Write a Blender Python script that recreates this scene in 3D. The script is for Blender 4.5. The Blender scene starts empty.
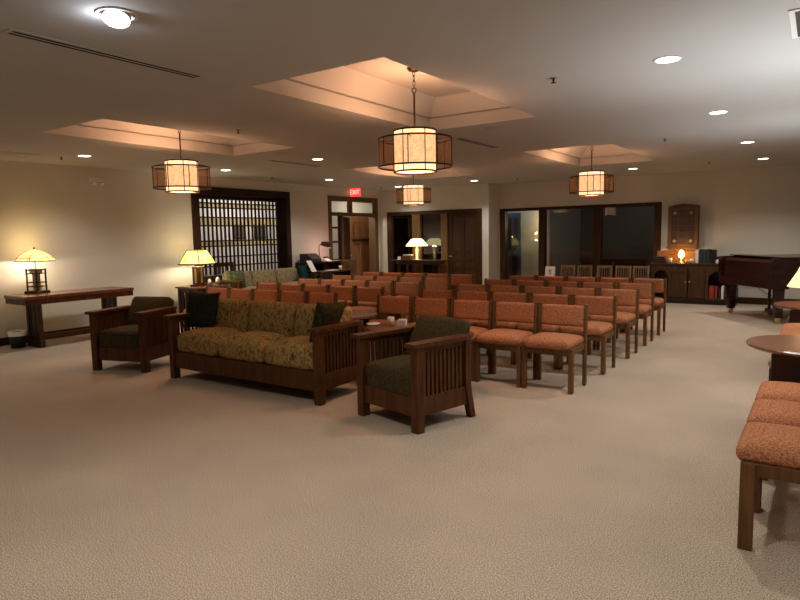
import bpy, bmesh, math, random
from mathutils import Vector, Matrix
random.seed(7)
PI = math.pi
sc = bpy.context.scene
COL = sc.collection

# ------------------------------------------------------------------ materials
def new_mat(name):
    m = bpy.data.materials.new(name); m.use_nodes = True
    nt = m.node_tree; nt.nodes.clear()
    out = nt.nodes.new('ShaderNodeOutputMaterial')
    return m, nt, out

def pr(nt, col=(.5, .5, .5), rough=.5, metal=0., spec=.5):
    b = nt.nodes.new('ShaderNodeBsdfPrincipled')
    b.inputs['Base Color'].default_value = (*col, 1)
    b.inputs['Roughness'].default_value = rough
    b.inputs['Metallic'].default_value = metal
    b.inputs['Specular IOR Level'].default_value = spec
    return b

def texco(nt, scale=(1, 1, 1), rot=(0, 0, 0), kind='Object'):
    t = nt.nodes.new('ShaderNodeTexCoord'); mp = nt.nodes.new('ShaderNodeMapping')
    mp.inputs['Scale'].default_value = scale; mp.inputs['Rotation'].default_value = rot
    nt.links.new(t.outputs[kind], mp.inputs['Vector'])
    return mp.outputs['Vector']

def noise(nt, vec, scale, detail=3, rough=.55):
    n = nt.nodes.new('ShaderNodeTexNoise'); n.inputs['Scale'].default_value = scale
    n.inputs['Detail'].default_value = detail; n.inputs['Roughness'].default_value = rough
    nt.links.new(vec, n.inputs['Vector']); return n.outputs['Fac']

def ramp(nt, fac, stops, interp='LINEAR'):
    r = nt.nodes.new('ShaderNodeValToRGB'); cr = r.color_ramp; cr.interpolation = interp
    while len(cr.elements) < len(stops): cr.elements.new(.5)
    for e, (p, c) in zip(cr.elements, stops): e.position = p; e.color = (*c, 1)
    nt.links.new(fac, r.inputs['Fac']); return r.outputs['Color']

def bump(nt, fac, b, strength=.3, dist=.002):
    n = nt.nodes.new('ShaderNodeBump'); n.inputs['Strength'].default_value = strength
    n.inputs['Distance'].default_value = dist
    nt.links.new(fac, n.inputs['Height']); nt.links.new(n.outputs['Normal'], b.inputs['Normal'])

def m_plain(name, col, rough=.6, metal=0., spec=.5, var=.0, scale=6):
    m, nt, out = new_mat(name); b = pr(nt, col, rough, metal, spec)
    if var:
        f = noise(nt, texco(nt), scale)
        c = ramp(nt, f, [(.3, tuple(x*(1-var) for x in col)), (.7, tuple(min(1, x*(1+var)) for x in col))])
        nt.links.new(c, b.inputs['Base Color'])
    nt.links.new(b.outputs[0], out.inputs[0]); return m

def m_wood(name, dark, light, stretch=(30, 30, 3), rough=.38, spec=.45):
    m, nt, out = new_mat(name); b = pr(nt, dark, rough, 0, spec)
    v = texco(nt, stretch)
    f = noise(nt, v, 1.0, 5, .6)
    mid = tuple((a+c)/2 for a, c in zip(dark, light))
    c = ramp(nt, f, [(.3, dark), (.52, mid), (.72, light)])
    nt.links.new(c, b.inputs['Base Color'])
    nt.links.new(b.outputs[0], out.inputs[0]); return m

def m_fabric(name, c1, c2, scale=130, bumpd=.0015, rough=.95, stretch=(1, 1, 1), big=None):
    m, nt, out = new_mat(name); b = pr(nt, c1, rough, 0, .08)
    v = texco(nt, stretch); f = noise(nt, v, scale, 2, .6)
    c = ramp(nt, f, [(.38, c1), (.62, c2)])
    nt.links.new(c, b.inputs['Base Color'])
    bump(nt, f, b, .5, bumpd)
    nt.links.new(b.outputs[0], out.inputs[0]); return m

def m_emit(name, col, strength):
    m, nt, out = new_mat(name); e = nt.nodes.new('ShaderNodeEmission')
    e.inputs['Color'].default_value = (*col, 1); e.inputs['Strength'].default_value = strength
    nt.links.new(e.outputs[0], out.inputs[0]); return m

def m_glass(name, tint=(1, 1, 1), gloss=1.0, rough=.01, ior=1.5):
    m, nt, out = new_mat(name)
    t = nt.nodes.new('ShaderNodeBsdfTransparent'); t.inputs['Color'].default_value = (*tint, 1)
    g = nt.nodes.new('ShaderNodeBsdfGlossy'); g.inputs['Roughness'].default_value = rough
    g.inputs['Color'].default_value = (gloss, gloss, gloss, 1)
    f = nt.nodes.new('ShaderNodeFresnel'); f.inputs['IOR'].default_value = ior
    mx = nt.nodes.new('ShaderNodeMixShader')
    nt.links.new(f.outputs[0], mx.inputs[0]); nt.links.new(t.outputs[0], mx.inputs[1]); nt.links.new(g.outputs[0], mx.inputs[2])
    nt.links.new(mx.outputs[0], out.inputs[0]); return m

def m_carpet():
    m, nt, out = new_mat('carpet_beige'); b = pr(nt, (.4, .33, .26), 1.0, 0, .05)
    v = texco(nt, (1, 1, 1))
    f1 = noise(nt, v, 150, 3, .8); f2 = noise(nt, v, 1.1, 3, .5)
    c1 = ramp(nt, f1, [(.37, (.16, .125, .095)), (.5, (.43, .35, .272)), (.63, (.78, .65, .53))])
    c2 = ramp(nt, f2, [(.35, (.90, .90, .90)), (.65, (1.05, 1.04, 1.03))])
    mx = nt.nodes.new('ShaderNodeMix'); mx.data_type = 'RGBA'; mx.blend_type = 'MULTIPLY'; mx.inputs['Factor'].default_value = 1
    nt.links.new(c1, mx.inputs['A']); nt.links.new(c2, mx.inputs['B'])
    nt.links.new(mx.outputs['Result'], b.inputs['Base Color'])
    bump(nt, f1, b, .25, .002)
    nt.links.new(b.outputs[0], out.inputs[0]); return m

def m_tapestry(name, base, gold, accent, dark):
    m, nt, out = new_mat(name); b = pr(nt, base, .95, 0, .08)
    v = texco(nt, (6, 6, 3.4)); f = noise(nt, v, 3.2, 4, .7)
    c = ramp(nt, f, [(.32, dark), (.42, base), (.5, gold), (.58, base), (.66, accent), (.78, gold)])
    v2 = texco(nt, (170, 60, 14)); f2 = noise(nt, v2, 1, 3, .7)
    c2 = ramp(nt, f2, [(.3, (.45, .45, .45)), (.7, (1.2, 1.2, 1.15))])
    mx = nt.nodes.new('ShaderNodeMix'); mx.data_type = 'RGBA'; mx.blend_type = 'MULTIPLY'; mx.inputs['Factor'].default_value = .85
    nt.links.new(c, mx.inputs['A']); nt.links.new(c2, mx.inputs['B'])
    nt.links.new(mx.outputs['Result'], b.inputs['Base Color'])
    bump(nt, f2, b, .5, .003)
    nt.links.new(b.outputs[0], out.inputs[0]); return m

def m_shade(name, c_lo, c_hi, e, scale=9, trans=.0, stretch=(1, 1, 1)):
    """glowing lamp-shade glass: mottled emission over a diffuse sheet"""
    m, nt, out = new_mat(name)
    v = texco(nt, stretch); f = noise(nt, v, scale, 3, .6)
    c = ramp(nt, f, [(.35, c_lo), (.65, c_hi)])
    em = nt.nodes.new('ShaderNodeEmission'); em.inputs['Strength'].default_value = e
    nt.links.new(c, em.inputs['Color'])
    d = nt.nodes.new('ShaderNodeBsdfDiffuse'); nt.links.new(c, d.inputs['Color'])
    a = nt.nodes.new('ShaderNodeAddShader'); nt.links.new(em.outputs[0], a.inputs[0]); nt.links.new(d.outputs[0], a.inputs[1])
    nt.links.new(a.outputs[0], out.inputs[0]); return m

def m_mesh_shade(name, col, alpha, glow=0):
    m, nt, out = new_mat(name)
    v = texco(nt, (1, 1, 1)); f = noise(nt, v, 60, 2, .6)
    c = ramp(nt, f, [(.35, tuple(x*.7 for x in col)), (.65, tuple(min(1, x*1.3) for x in col))])
    t = nt.nodes.new('ShaderNodeBsdfTransparent'); t.inputs['Color'].default_value = (.93, .80, .68, 1)
    d = nt.nodes.new('ShaderNodeBsdfTranslucent'); d2 = nt.nodes.new('ShaderNodeBsdfDiffuse')
    nt.links.new(c, d.inputs['Color']); nt.links.new(c, d2.inputs['Color'])
    a = nt.nodes.new('ShaderNodeAddShader'); nt.links.new(d.outputs[0], a.inputs[0]); nt.links.new(d2.outputs[0], a.inputs[1])
    mx = nt.nodes.new('ShaderNodeMixShader'); mx.inputs[0].default_value = alpha
    nt.links.new(t.outputs[0], mx.inputs[1]); nt.links.new(a.outputs[0], mx.inputs[2])
    nt.links.new(mx.outputs[0], out.inputs[0]); return m

M = {}
M['ceiling'] = m_plain('ceiling_paint', (.50, .485, .465), .9, 0, .1, .02, 1.5)
M['wall'] = m_plain('wall_paint', (.65, .61, .54), .85, 0, .1, .02, 2)
M['carpet'] = m_carpet()
M['wood'] = m_wood('mission_oak_brown', (.050, .016, .005), (.125, .044, .012), rough=.42, spec=.22)
M['wood_d'] = m_wood('dark_walnut', (.022, .009, .006), (.060, .024, .013), rough=.4)
M['wood_o'] = m_wood('chair_oak', (.095, .042, .015), (.19, .092, .034), rough=.5, spec=.22)
M['wood_m'] = m_wood('table_mahogany', (.10, .032, .018), (.24, .085, .045), (3, 30, 30), .22, .6)
M['wood_tab'] = m_wood('round_table_top_wood', (.10, .045, .025), (.30, .14, .08), (2, 40, 20), .25, .6)
M['wood_c'] = m_wood('cabinet_oak', (.085, .042, .018), (.17, .085, .036), rough=.45, spec=.3)
M['wood_sb'] = m_wood('sideboard_wood', (.040, .018, .009), (.095, .042, .020), rough=.45, spec=.3)
M['wood_door'] = m_wood('craftsman_door_oak', (.20, .085, .035), (.36, .17, .075), rough=.45)
M['trim'] = m_wood('window_trim_dark', (.034, .015, .006), (.068, .031, .012), rough=.5, spec=.15)
M['trim_o'] = m_wood('window_trim_oak', (.085, .043, .017), (.16, .085, .032), rough=.5, spec=.25)
M['lattice'] = m_wood('lattice_dark', (.020, .009, .005), (.040, .016, .008), rough=.5, spec=.2)
M['piano'] = m_wood('piano_mahogany', (.018, .004, .004), (.038, .007, .006), (2, 2, 12), .2, .45)
M['orange'] = m_fabric('terracotta_upholstery', (.28, .098, .044), (.56, .25, .13), 110, .002)
M['olive'] = m_fabric('olive_velvet', (.040, .031, .014), (.068, .054, .026), 60, .001)
M['green_p'] = m_fabric('dark_green_pillow_cloth', (.012, .016, .010), (.028, .033, .020), 50, .001)
M['olive_p'] = m_fabric('olive_pillow_cloth', (.022, .020, .009), (.05, .043, .018), 40, .001)
M['teal'] = m_fabric('teal_cloth', (.008, .030, .032), (.018, .060, .060), 60, .001)
M['tap'] = m_tapestry('gold_olive_tapestry', (.25, .165, .062), (.50, .34, .135), (.28, .13, .050), (.10, .078, .030))
M['tap2'] = m_tapestry('green_floral_tapestry', (.27, .225, .13), (.46, .37, .20), (.33, .16, .09), (.13, .14, .08))
M['green_f'] = m_fabric('green_pillow_cloth', (.05, .07, .03), (.14, .15, .07), 25, .001)
M['bronze'] = m_plain('bronze_dark', (.030, .018, .012), .45, .6, .5)
M['black'] = m_plain('black_satin', (.010, .009, .009), .45)
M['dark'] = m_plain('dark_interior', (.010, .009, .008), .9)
M['white'] = m_plain('white_plastic', (.75, .72, .66), .5)
M['paper'] = m_plain('white_paper', (.85, .82, .76), .8)
M['metal'] = m_plain('brushed_metal', (.35, .33, .30), .35, .9)
M['brass'] = m_plain('brass', (.65, .50, .25), .3, .9)
M['glass'] = m_glass('window_glass')
M['mica'] = m_shade('mica_shade', (1.0, .54, .26), (1.0, .74, .44), 1.6, 22)
M['mica_out'] = m_mesh_shade('amber_mesh_shade', (.16, .09, .06), .34)
M['bulb'] = m_emit('lamp_bulb', (1, .74, .42), 9)
M['spot'] = m_emit('downlight_lens', (1, .90, .76), 9)
M['spot_near'] = m_emit('gimbal_lens', (.86, .92, 1.0), 34)
M['shade_y'] = m_shade('yellow_glass_shade', (1.0, .58, .13), (1.0, .86, .45), 1.1, 14)
M['shade_y2'] = m_shade('yellow_green_glass_shade', (.95, .70, .14), (1.0, .92, .48), 1.1, 7)
M['shade_w'] = m_shade('cream_glass_shade', (1.0, .80, .36), (1.0, .88, .50), 2.6, 8)
M['shade_l'] = m_shade('linen_shade', (1.0, .66, .32), (1.0, .78, .45), .95, 30)
M['amberlamp'] = m_emit('amber_globe', (1.0, .52, .12), 20)
M['exit'] = m_emit('exit_red', (1.0, .07, .05), 1.3)
M['exit_t'] = m_emit('exit_letters', (1.0, .55, .42), 1.6)
m, nt, out = new_mat('amber_art_glass')
a_ = nt.nodes.new('ShaderNodeBsdfTransparent'); a_.inputs[0].default_value = (.90, .76, .46, 1)
b_ = nt.nodes.new('ShaderNodeBsdfTranslucent'); b_.inputs[0].default_value = (.8, .62, .30, 1)
c_ = nt.nodes.new('ShaderNodeMixShader'); c_.inputs[0].default_value = .45
nt.links.new(a_.outputs[0], c_.inputs[1]); nt.links.new(b_.outputs[0], c_.inputs[2]); nt.links.new(c_.outputs[0], out.inputs[0]); M['amber_glass'] = m
M['green_glass'] = m_plain('leaded_glass_dark', (.05, .035, .035), .25)
M['frost'] = m_plain('frosted_pane', (.62, .58, .50), .4)
m, nt, out = new_mat('frosted_transom_glass')
a_ = nt.nodes.new('ShaderNodeBsdfTranslucent'); a_.inputs[0].default_value = (.50, .49, .47, 1)
nt.links.new(a_.outputs[0], out.inputs[0]); M['frost_t'] = m
M['rosette'] = m_plain('pale_green_rosette', (.30, .30, .20), .4)
M['wood_cd'] = m_wood('wall_cabinet_oak', (.085, .042, .018), (.16, .08, .034), rough=.45, spec=.3)
M['glass_m'] = m_glass('dark_window_glass', ior=2.0)
M['red'] = m_plain('book_red', (.30, .03, .025), .6)
M['navy'] = m_plain('book_dark', (.025, .028, .03), .6)
M['green'] = m_plain('book_green', (.03, .05, .03), .6)
M['tint'] = m_plain('lamp_leading', (.05, .03, .02), .5)
M['wall_b'] = m_plain('beyond_wall_white', (.72, .70, .68), .9, 0, .1)

# ------------------------------------------------------------------ mesh builder
class MB:
    def __init__(s): s.bm = bmesh.new()
    def box(s, x0, x1, y0, y1, z0, z1, mat=None):
        c = Matrix.Translation(((x0+x1)/2, (y0+y1)/2, (z0+z1)/2)) @ Matrix.Diagonal((abs(x1-x0), abs(y1-y0), abs(z1-z0), 1))
        if mat is not None: c = mat @ c
        bmesh.ops.create_cube(s.bm, size=1, matrix=c); return s
    def cyl(s, p0, p1, r0, r1=None, n=12, caps=True):
        p0 = Vector(p0); p1 = Vector(p1); d = p1-p0
        r1 = r0 if r1 is None else r1
        mt = Matrix.Translation((p0+p1)/2) @ d.to_track_quat('Z', 'Y').to_matrix().to_4x4()
        bmesh.ops.create_cone(s.bm, cap_ends=caps, segments=n, radius1=max(r0, 1e-5), radius2=max(r1, 1e-5), depth=d.length, matrix=mt); return s
    def sph(s, c, r, sx=1, sy=1, sz=1, n=14):
        bmesh.ops.create_uvsphere(s.bm, u_segments=n, v_segments=max(6, n//2+1), radius=r, matrix=Matrix.Translation(c) @ Matrix.Diagonal((sx, sy, sz, 1))); return s
    def lathe(s, prof, n=28, cx=0, cy=0, close=False, square=False, rot=0):
        rings = []
        for r, z in prof:
            ring = []
            for k in range(n):
                a = 2*PI*k/n + rot
                ring.append(s.bm.verts.new((cx+r*math.cos(a), cy+r*math.sin(a), z)))
            rings.append(ring)
        for i in range(len(rings)-1):
            for k in range(n):
                s.bm.faces.new((rings[i][k], rings[i][(k+1) % n], rings[i+1][(k+1) % n], rings[i+1][k]))
        if close:
            s.bm.faces.new(rings[0][::-1]); s.bm.faces.new(rings[-1])
        return s
    def ring(s, R, r, z, n=40, m=8, cx=0, cy=0, hz=None):
        hz = hz or r
        rr = []
        for k in range(n):
            a = 2*PI*k/n; row = []
            for j in range(m):
                b = 2*PI*j/m
                row.append(s.bm.verts.new((cx+(R+r*math.cos(b))*math.cos(a), cy+(R+r*math.cos(b))*math.sin(a), z+hz*math.sin(b))))
            rr.append(row)
        for k in range(n):
            for j in range(m):
                s.bm.faces.new((rr[k][j], rr[(k+1) % n][j], rr[(k+1) % n][(j+1) % m], rr[k][(j+1) % m]))
        return s
    def tube(s, pts, r, n=8):
        pts = [Vector(p) for p in pts]; rings = []
        for i, p in enumerate(pts):
            d = (pts[min(i+1, len(pts)-1)]-pts[max(i-1, 0)]).normalized()
            q = d.to_track_quat('Z', 'Y')
            rings.append([s.bm.verts.new(p + q @ Vector((r*math.cos(2*PI*k/n), r*math.sin(2*PI*k/n), 0))) for k in range(n)])
        for i in range(len(rings)-1):
            for k in range(n):
                s.bm.faces.new((rings[i][k], rings[i][(k+1) % n], rings[i+1][(k+1) % n], rings[i+1][k]))
        s.bm.faces.new(rings[0][::-1]); s.bm.faces.new(rings[-1]); return s
    def prism(s, pts, axis, a, b):
        """closed outline pts (2-D) extruded along axis 'x','y' or 'z' from a to b"""
        def P(u, v, t): return {'x': (t, u, v), 'y': (u, t, v), 'z': (u, v, t)}[axis]
        A = [s.bm.verts.new(P(u, v, a)) for u, v in pts]; B = [s.bm.verts.new(P(u, v, b)) for u, v in pts]
        n = len(pts)
        s.bm.faces.new(A[::-1]); s.bm.faces.new(B)
        for k in range(n): s.bm.faces.new((A[k], A[(k+1) % n], B[(k+1) % n], B[k]))
        return s
    def cushion(s, sx, sy, sz, loc=(0, 0, 0), rot=None, r=.04, puff=.02, sag=0, n=10):
        """rounded box with domed faces; centre at loc"""
        start = len(s.bm.verts)
        tmp = bmesh.new()
        bmesh.ops.create_cube(tmp, size=2)
        bmesh.ops.subdivide_edges(tmp, edges=tmp.edges[:], cuts=n, use_grid_fill=True)
        hx, hy, hz = sx/2, sy/2, sz/2
        for v in tmp.verts:
            x, y, z = v.co
            # concentrate loops near the borders
            f = lambda t: math.copysign(abs(t)**.6, t)
            X, Y, Z = f(x)*hx, f(y)*hy, f(z)*hz
            ix = max(-hx+r, min(hx-r, X)); iy = max(-hy+r, min(hy-r, Y)); iz = max(-hz+r, min(hz-r, Z))
            d = Vector((X-ix, Y-iy, Z-iz))
            if d.length > 1e-9: d = d.normalized()*r
            p = Vector((ix, iy, iz))+d
            q = (1-(abs(X)/hx)**2.5)*(1-(abs(Y)/hy)**2.5)
            qy = (1-(abs(X)/hx)**2.5)*(1-(abs(Z)/hz)**2.5)
            if sy < sz:
                p.y += math.copysign(puff*max(0, qy), Y) if abs(Y) > 1e-6 else 0
            else:
                p.z += (puff*max(0, q) if Z > 0 else -puff*.2*max(0, q))
            v.co = p
        mt = Matrix.Translation(loc)
        if rot: mt = mt @ rot
        me = bpy.data.meshes.new('tmp'); tmp.to_mesh(me); tmp.free()
        me.transform(mt); s.bm.from_mesh(me); bpy.data.meshes.remove(me)
        return s
    def build(s, name, mat, parent=None, bevel=0, smooth=False, label=None):
        if bevel:
            es = [e for e in s.bm.edges if len(e.link_faces) == 2 and e.calc_face_angle(0) > .6]
            bmesh.ops.bevel(s.bm, geom=es, offset=bevel, segments=2, affect='EDGES', profile=.5, clamp_overlap=True)
        bmesh.ops.recalc_face_normals(s.bm, faces=s.bm.faces[:])
        me = bpy.data.meshes.new(name); s.bm.to_mesh(me); s.bm.free()
        if smooth:
            for p in me.polygons: p.use_smooth = True
        me.materials.append(mat)
        o = bpy.data.objects.new(name, me); COL.objects.link(o)
        if parent is not None: o.parent = parent
        if label: o['label'] = label
        return o

def tag(o, label=None, cat=None, group=None, kind=None):
    if label: o['label'] = label
    if cat: o['category'] = cat
    if group: o['group'] = group
    if kind: o['kind'] = kind
    return o
def thing(name, label, cat, loc=(0, 0, 0), rz=0, group=None):
    o = bpy.data.objects.new(name, None); COL.objects.link(o); o.empty_display_size = .1
    o.location = loc; o.rotation_euler = (0, 0, math.radians(rz))
    return tag(o, label, cat, group)
KIDS = {}
def kids(o): return [c for c in bpy.data.objects if c.parent == o]
def copy_tree(o, loc=None, rz=None, label=None, parent=None, group=None):
    c = o.copy(); COL.objects.link(c)
    if parent is not None: c.parent = parent
    if loc is not None: c.location = loc
    if rz is not None: c.rotation_euler = (0, 0, math.radians(rz))
    if label: c['label'] = label
    if group: c['group'] = group
    for ch in kids(o): copy_tree(ch, parent=c)
    return c
def struct(mb, name, mat, parent=None, bevel=0):
    o = mb.build(name, mat, parent, bevel)
    if parent is None: o['kind'] = 'structure'
    return o
def light(kind, loc, energy, col, size=.05, rot=None, spot=None, blend=1.0):
    l = bpy.data.lights.new('lamp_'+kind.lower(), kind); l.energy = energy; l.color = col
    if kind in ('POINT', 'SPOT'): l.shadow_soft_size = size
    if kind == 'SPOT': l.spot_size = math.radians(spot); l.spot_blend = blend
    o = bpy.data.objects.new(l.name, l); COL.objects.link(o); o.location = loc
    if rot: o.rotation_euler = rot
    return o

# ------------------------------------------------------------------ room
CH = 2.709; XL = -9.887; XR = 3.6; YB = -3.2; Y1 = 13.46; XC = -6.605; Y2 = 14.07
struct(MB().box(-13.6, XR+.2, YB-.2, 17.7, -.15, 0), 'floor', M['carpet'])
# ceiling with four coffers
TR = [(-3.79, -2.48, 3.476, 6.20), (-7.113, -5.878, 3.455, 6.148), (-3.711, -2.416, 8.687, 11.338), (-7.187, -5.929, 8.72, 11.40)]
xs = sorted({-13.6, XR+.2, *[t[0] for t in TR], *[t[1] for t in TR]}); ys = sorted({YB-.2, 17.7, *[t[2] for t in TR], *[t[3] for t in TR]})
mb = MB()
for i in range(len(xs)-1):
    for j in range(len(ys)-1):
        cx, cy = (xs[i]+xs[i+1])/2, (ys[j]+ys[j+1])/2
        if any(t[0] < cx < t[1] and t[2] < cy < t[3] for t in TR): continue
        v = [mb.bm.verts.new(p) for p in ((xs[i], ys[j], CH), (xs[i+1], ys[j], CH), (xs[i+1], ys[j+1], CH), (xs[i], ys[j+1], CH))]
        mb.bm.faces.new(v[::-1])
def loop(mb, x0, x1, y0, y1, z): return [mb.bm.verts.new(p) for p in ((x0, y0, z), (x1, y0, z), (x1, y1, z), (x0, y1, z))]
for (x0, x1, y0, y1) in TR:
    e = .02
    L = [loop(mb, x0, x1, y0, y1, CH), loop(mb, x0, x1, y0, y1, CH+.13), loop(mb, x0-e, x1+e, y0-e, y1+e, CH+.13),
         loop(mb, x0-e, x1+e, y0-e, y1+e, CH+.142), loop(mb, x0+.03, x1-.03, y0+.03, y1-.03, CH+.142), loop(mb, x0+.20, x1-.20, y0+.20, y1-.20, CH+.315)]
    for a, b in zip(L, L[1:]):
        for k in range(4): mb.bm.faces.new((a[k], a[(k+1) % 4], b[(k+1) % 4], b[k]))
    mb.bm.faces.new(L[-1][::-1])
bm = mb.bm
me = bpy.data.meshes.new('ceiling'); bm.to_mesh(me); bm.free(); me.materials.append(M['ceiling'])
o = bpy.data.objects.new('ceiling', me); COL.objects.link(o); o['kind'] = 'structure'
# unseen roof slab added above everything so nothing shines in
struct(MB().box(-13.8, XR+.4, YB-.4, 17.9, 3.1, 3.2), 'unseen_roof_slab', M['dark'])

def wall_x(name, x0, x1, ya, yb, holes, mat=M['wall'], top=CH):
    """wall between x0..x1 thick running along y with holes (y0,y1,z0,z1)"""
    mb = MB(); cur = ya
    for (h0, h1, z0, z1) in sorted(holes):
        mb.box(x0, x1, cur, h0, 0, top)
        if z0 > 0: mb.box(x0, x1, h0, h1, 0, z0)
        if z1 < top: mb.box(x0, x1, h0, h1, z1, top)
        cur = h1
    mb.box(x0, x1, cur, yb, 0, top)
    return struct(mb, name, mat)
def wall_y(name, y0, y1, xa, xb, holes, mat=M['wall'], top=CH):
    mb = MB(); cur = xa
    for (h0, h1, z0, z1) in sorted(holes):
        mb.box(cur, h0, y0, y1, 0, top)
        if z0 > 0: mb.box(h0, h1, y0, y1, 0, z0)
        if z1 < top: mb.box(h0, h1, y0, y1, z1, top)
        cur = h1
    mb.box(cur, xb, y0, y1, 0, top)
    return struct(mb, name, mat)
wall_x('wall_left', XL-.2, XL, YB, Y1, [(7.52, 10.02, .72, 2.47), (11.45, 13.36, 0, 2.44)])
wall_y('wall_middle', Y1, Y1+.16, XL-.2, XC-.16, [(-9.55, -6.84, 0, 2.07)])
wall_x('wall_return', XC-.16, XC, Y1, Y2, [])
wall_y('wall_far', Y2, Y2+.16, XC-.16, XR, [(-6.54, -2.87, .0, 2.06)])
wall_x('wall_right', XR, XR+.2, YB, Y2+.16, [])
wall_y('wall_back', YB-.2, YB, XL-.2, XR+.2, [])
# shells of the rooms beyond
wall_x('wall_left_beyond', -12.7, -12.6, 5.5, 17.6, [], M['wall_b'])
wall_y('wall_left_beyond_near', 5.4, 5.5, -12.7, XL-.2, [], M['wall_b'])
wall_y('wall_left_beyond_partition', 12.0, 12.08, -12.6, -11.3, [], M['wall_b'])
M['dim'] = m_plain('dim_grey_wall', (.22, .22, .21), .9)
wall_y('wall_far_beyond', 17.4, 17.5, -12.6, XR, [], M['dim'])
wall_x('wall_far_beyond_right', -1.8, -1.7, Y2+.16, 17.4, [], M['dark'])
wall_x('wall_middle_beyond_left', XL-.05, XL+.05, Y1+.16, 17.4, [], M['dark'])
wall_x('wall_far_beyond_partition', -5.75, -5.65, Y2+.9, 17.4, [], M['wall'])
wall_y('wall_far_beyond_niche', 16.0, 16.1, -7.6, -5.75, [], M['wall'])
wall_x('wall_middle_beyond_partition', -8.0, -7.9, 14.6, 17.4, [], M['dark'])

# baseboards
bb = M['lattice']
struct(MB().box(XL, XL+.018, YB, 11.38, 0, .12), 'baseboard_left', bb)
struct(MB().box(XL, -9.62, Y1-.018, Y1, 0, .12).box(-6.79, XC, Y1-.018, Y1, 0, .12), 'baseboard_middle', bb)
struct(MB().box(-2.80, XR, Y2-.018, Y2, 0, .13), 'baseboard_far', M['trim'])

# ---- window 1: lattice window in the left wall
lx = XL-.26
w = struct(MB().box(XL-.2, XL+.03, 7.46, 7.60, .66, 2.52).box(XL-.2, XL+.03, 9.94, 10.08, .66, 2.52)
           .box(XL-.2, XL+.03, 7.60, 9.94, 2.38, 2.52).box(XL-.2, XL+.03, 7.60, 9.94, .66, .78).box(lx-.02, lx+.03, 7.60, 9.94, 2.30, 2.40)
           .box(XL-.30, XL-.2, 7.56, 7.62, .7, 2.45).box(XL-.30, XL-.2, 9.93, 9.98, .7, 2.45).box(XL-.3, XL-.2, 7.56, 9.98, 2.37, 2.45), 'window_1', M['lattice'], bevel=.004)
mb = MB(); n = 22; lx = XL-.26
for k in range(1, n):
    y = 7.61+(9.93-7.61)*k/n; mb.box(lx-.012, lx+.012, y-.018, y+.018, .78, 2.37)
for z in (2.225, 2.13, 1.94, 1.77, 1.465, 1.355, 1.14, .95):
    mb.box(lx-.016, lx+.016, 7.61, 9.93, z-.014, z+.014)
mb.build('window_lattice', M['lattice'], w)
mb = MB()
for z0, z1 in ((2.145, 2.212), (1.785, 1.926), (1.37, 1.452)):
    mb.bm.faces.new([mb.bm.verts.new(p) for p in ((lx-.024, 7.61, z0), (lx-.024, 9.93, z0), (lx-.024, 9.93, z1), (lx-.024, 7.61, z1))])
mb.build('amber_glass_strip', M['amber_glass'], w)

# ---- door 1: double door with transom in the left wall
w = struct(MB().box(XL-.2, XL+.02, 11.39, 11.51, 0, 2.5).box(XL-.2, XL+.02, 13.27, 13.41, 0, 2.5)
           .box(XL-.2, XL+.02, 11.51, 13.27, 2.38, 2.5).box(XL-.2, XL+.02, 11.51, 13.27, 2.02, 2.10)
           .box(XL-.12, XL+.01, 12.20, 12.33, 2.10, 2.38).box(XL-.12, XL+.01, 11.88, 11.96, 0, 2.02), 'door_1', M['trim_o'], bevel=.004)
MB().box(XL-.07, XL-.06, 11.51, 12.20, 2.10, 2.38).box(XL-.07, XL-.06, 12.33, 13.27, 2.10, 2.38).build('transom_pane', M['frost_t'], w)
mb = MB().box(XL-.07, XL-.05, 11.51, 11.57, 0, 2.02).box(XL-.07, XL-.05, 11.82, 11.88, 0, 2.02)
for z in (.0, .45, .9, 1.35, 1.7): mb.box(XL-.07, XL-.05, 11.57, 11.82, z, z+.05)
mb.build('sidelight_frame', M['trim'], w)
# dark leaf, half open
dl = MB().box(0, .62, -.02, .02, .01, 2.0).box(.08, .54, -.028, .028, .12, .8).box(.08, .27, -.028, .028, .95, 1.85).box(.35, .54, -.028, .028, .95, 1.85).build('door_leaf', M['trim'], w, .004)
dl.location = (XL-.1, 12.02, 0); dl.rotation_euler = (0, 0, math.radians(112))
MB().cyl((.55, -.07, .98), (.55, .07, .98), .022).build('door_handle', M['brass'], dl)
# lit craftsman leaf, standing in the hall
dr = MB().box(0, .86, -.022, .022, .01, 2.03).build('door_leaf', M['wood_door'], w, .003, label='lit brown craftsman door leaf standing open')
dr.location = (XL-.72, 13.02, 0); dr.rotation_euler = (0, 0, math.radians(77))
mb = MB()
for s in (-1, 1):
    y0, y1 = sorted((s*.022, s*.048))
    mb.box(0, .13, y0, y1, .01, 2.03).box(.73, .86, y0, y1, .01, 2.03).box(.13, .73, y0, y1, 1.88, 2.03).box(.13, .73, y0, y1, 1.30, 1.40).box(.13, .73, y0, y1, .01, .25).box(.38, .48, y0, y1, .25, 1.30)
mb.build('door_rail', M['wood_door'], dr, .003)
mb = MB()
for s in (-1, 1):
    y0, y1 = sorted((s*.03, s*.085)); mb.box(.08, .78, y0, y1, 1.40, 1.43)
    for k in range(7): mb.box(.14+k*.09, .19+k*.09, *sorted((s*.03, s*.075)), 1.36, 1.40)
mb.build('dentil_shelf', M['trim'], dr)

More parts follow.
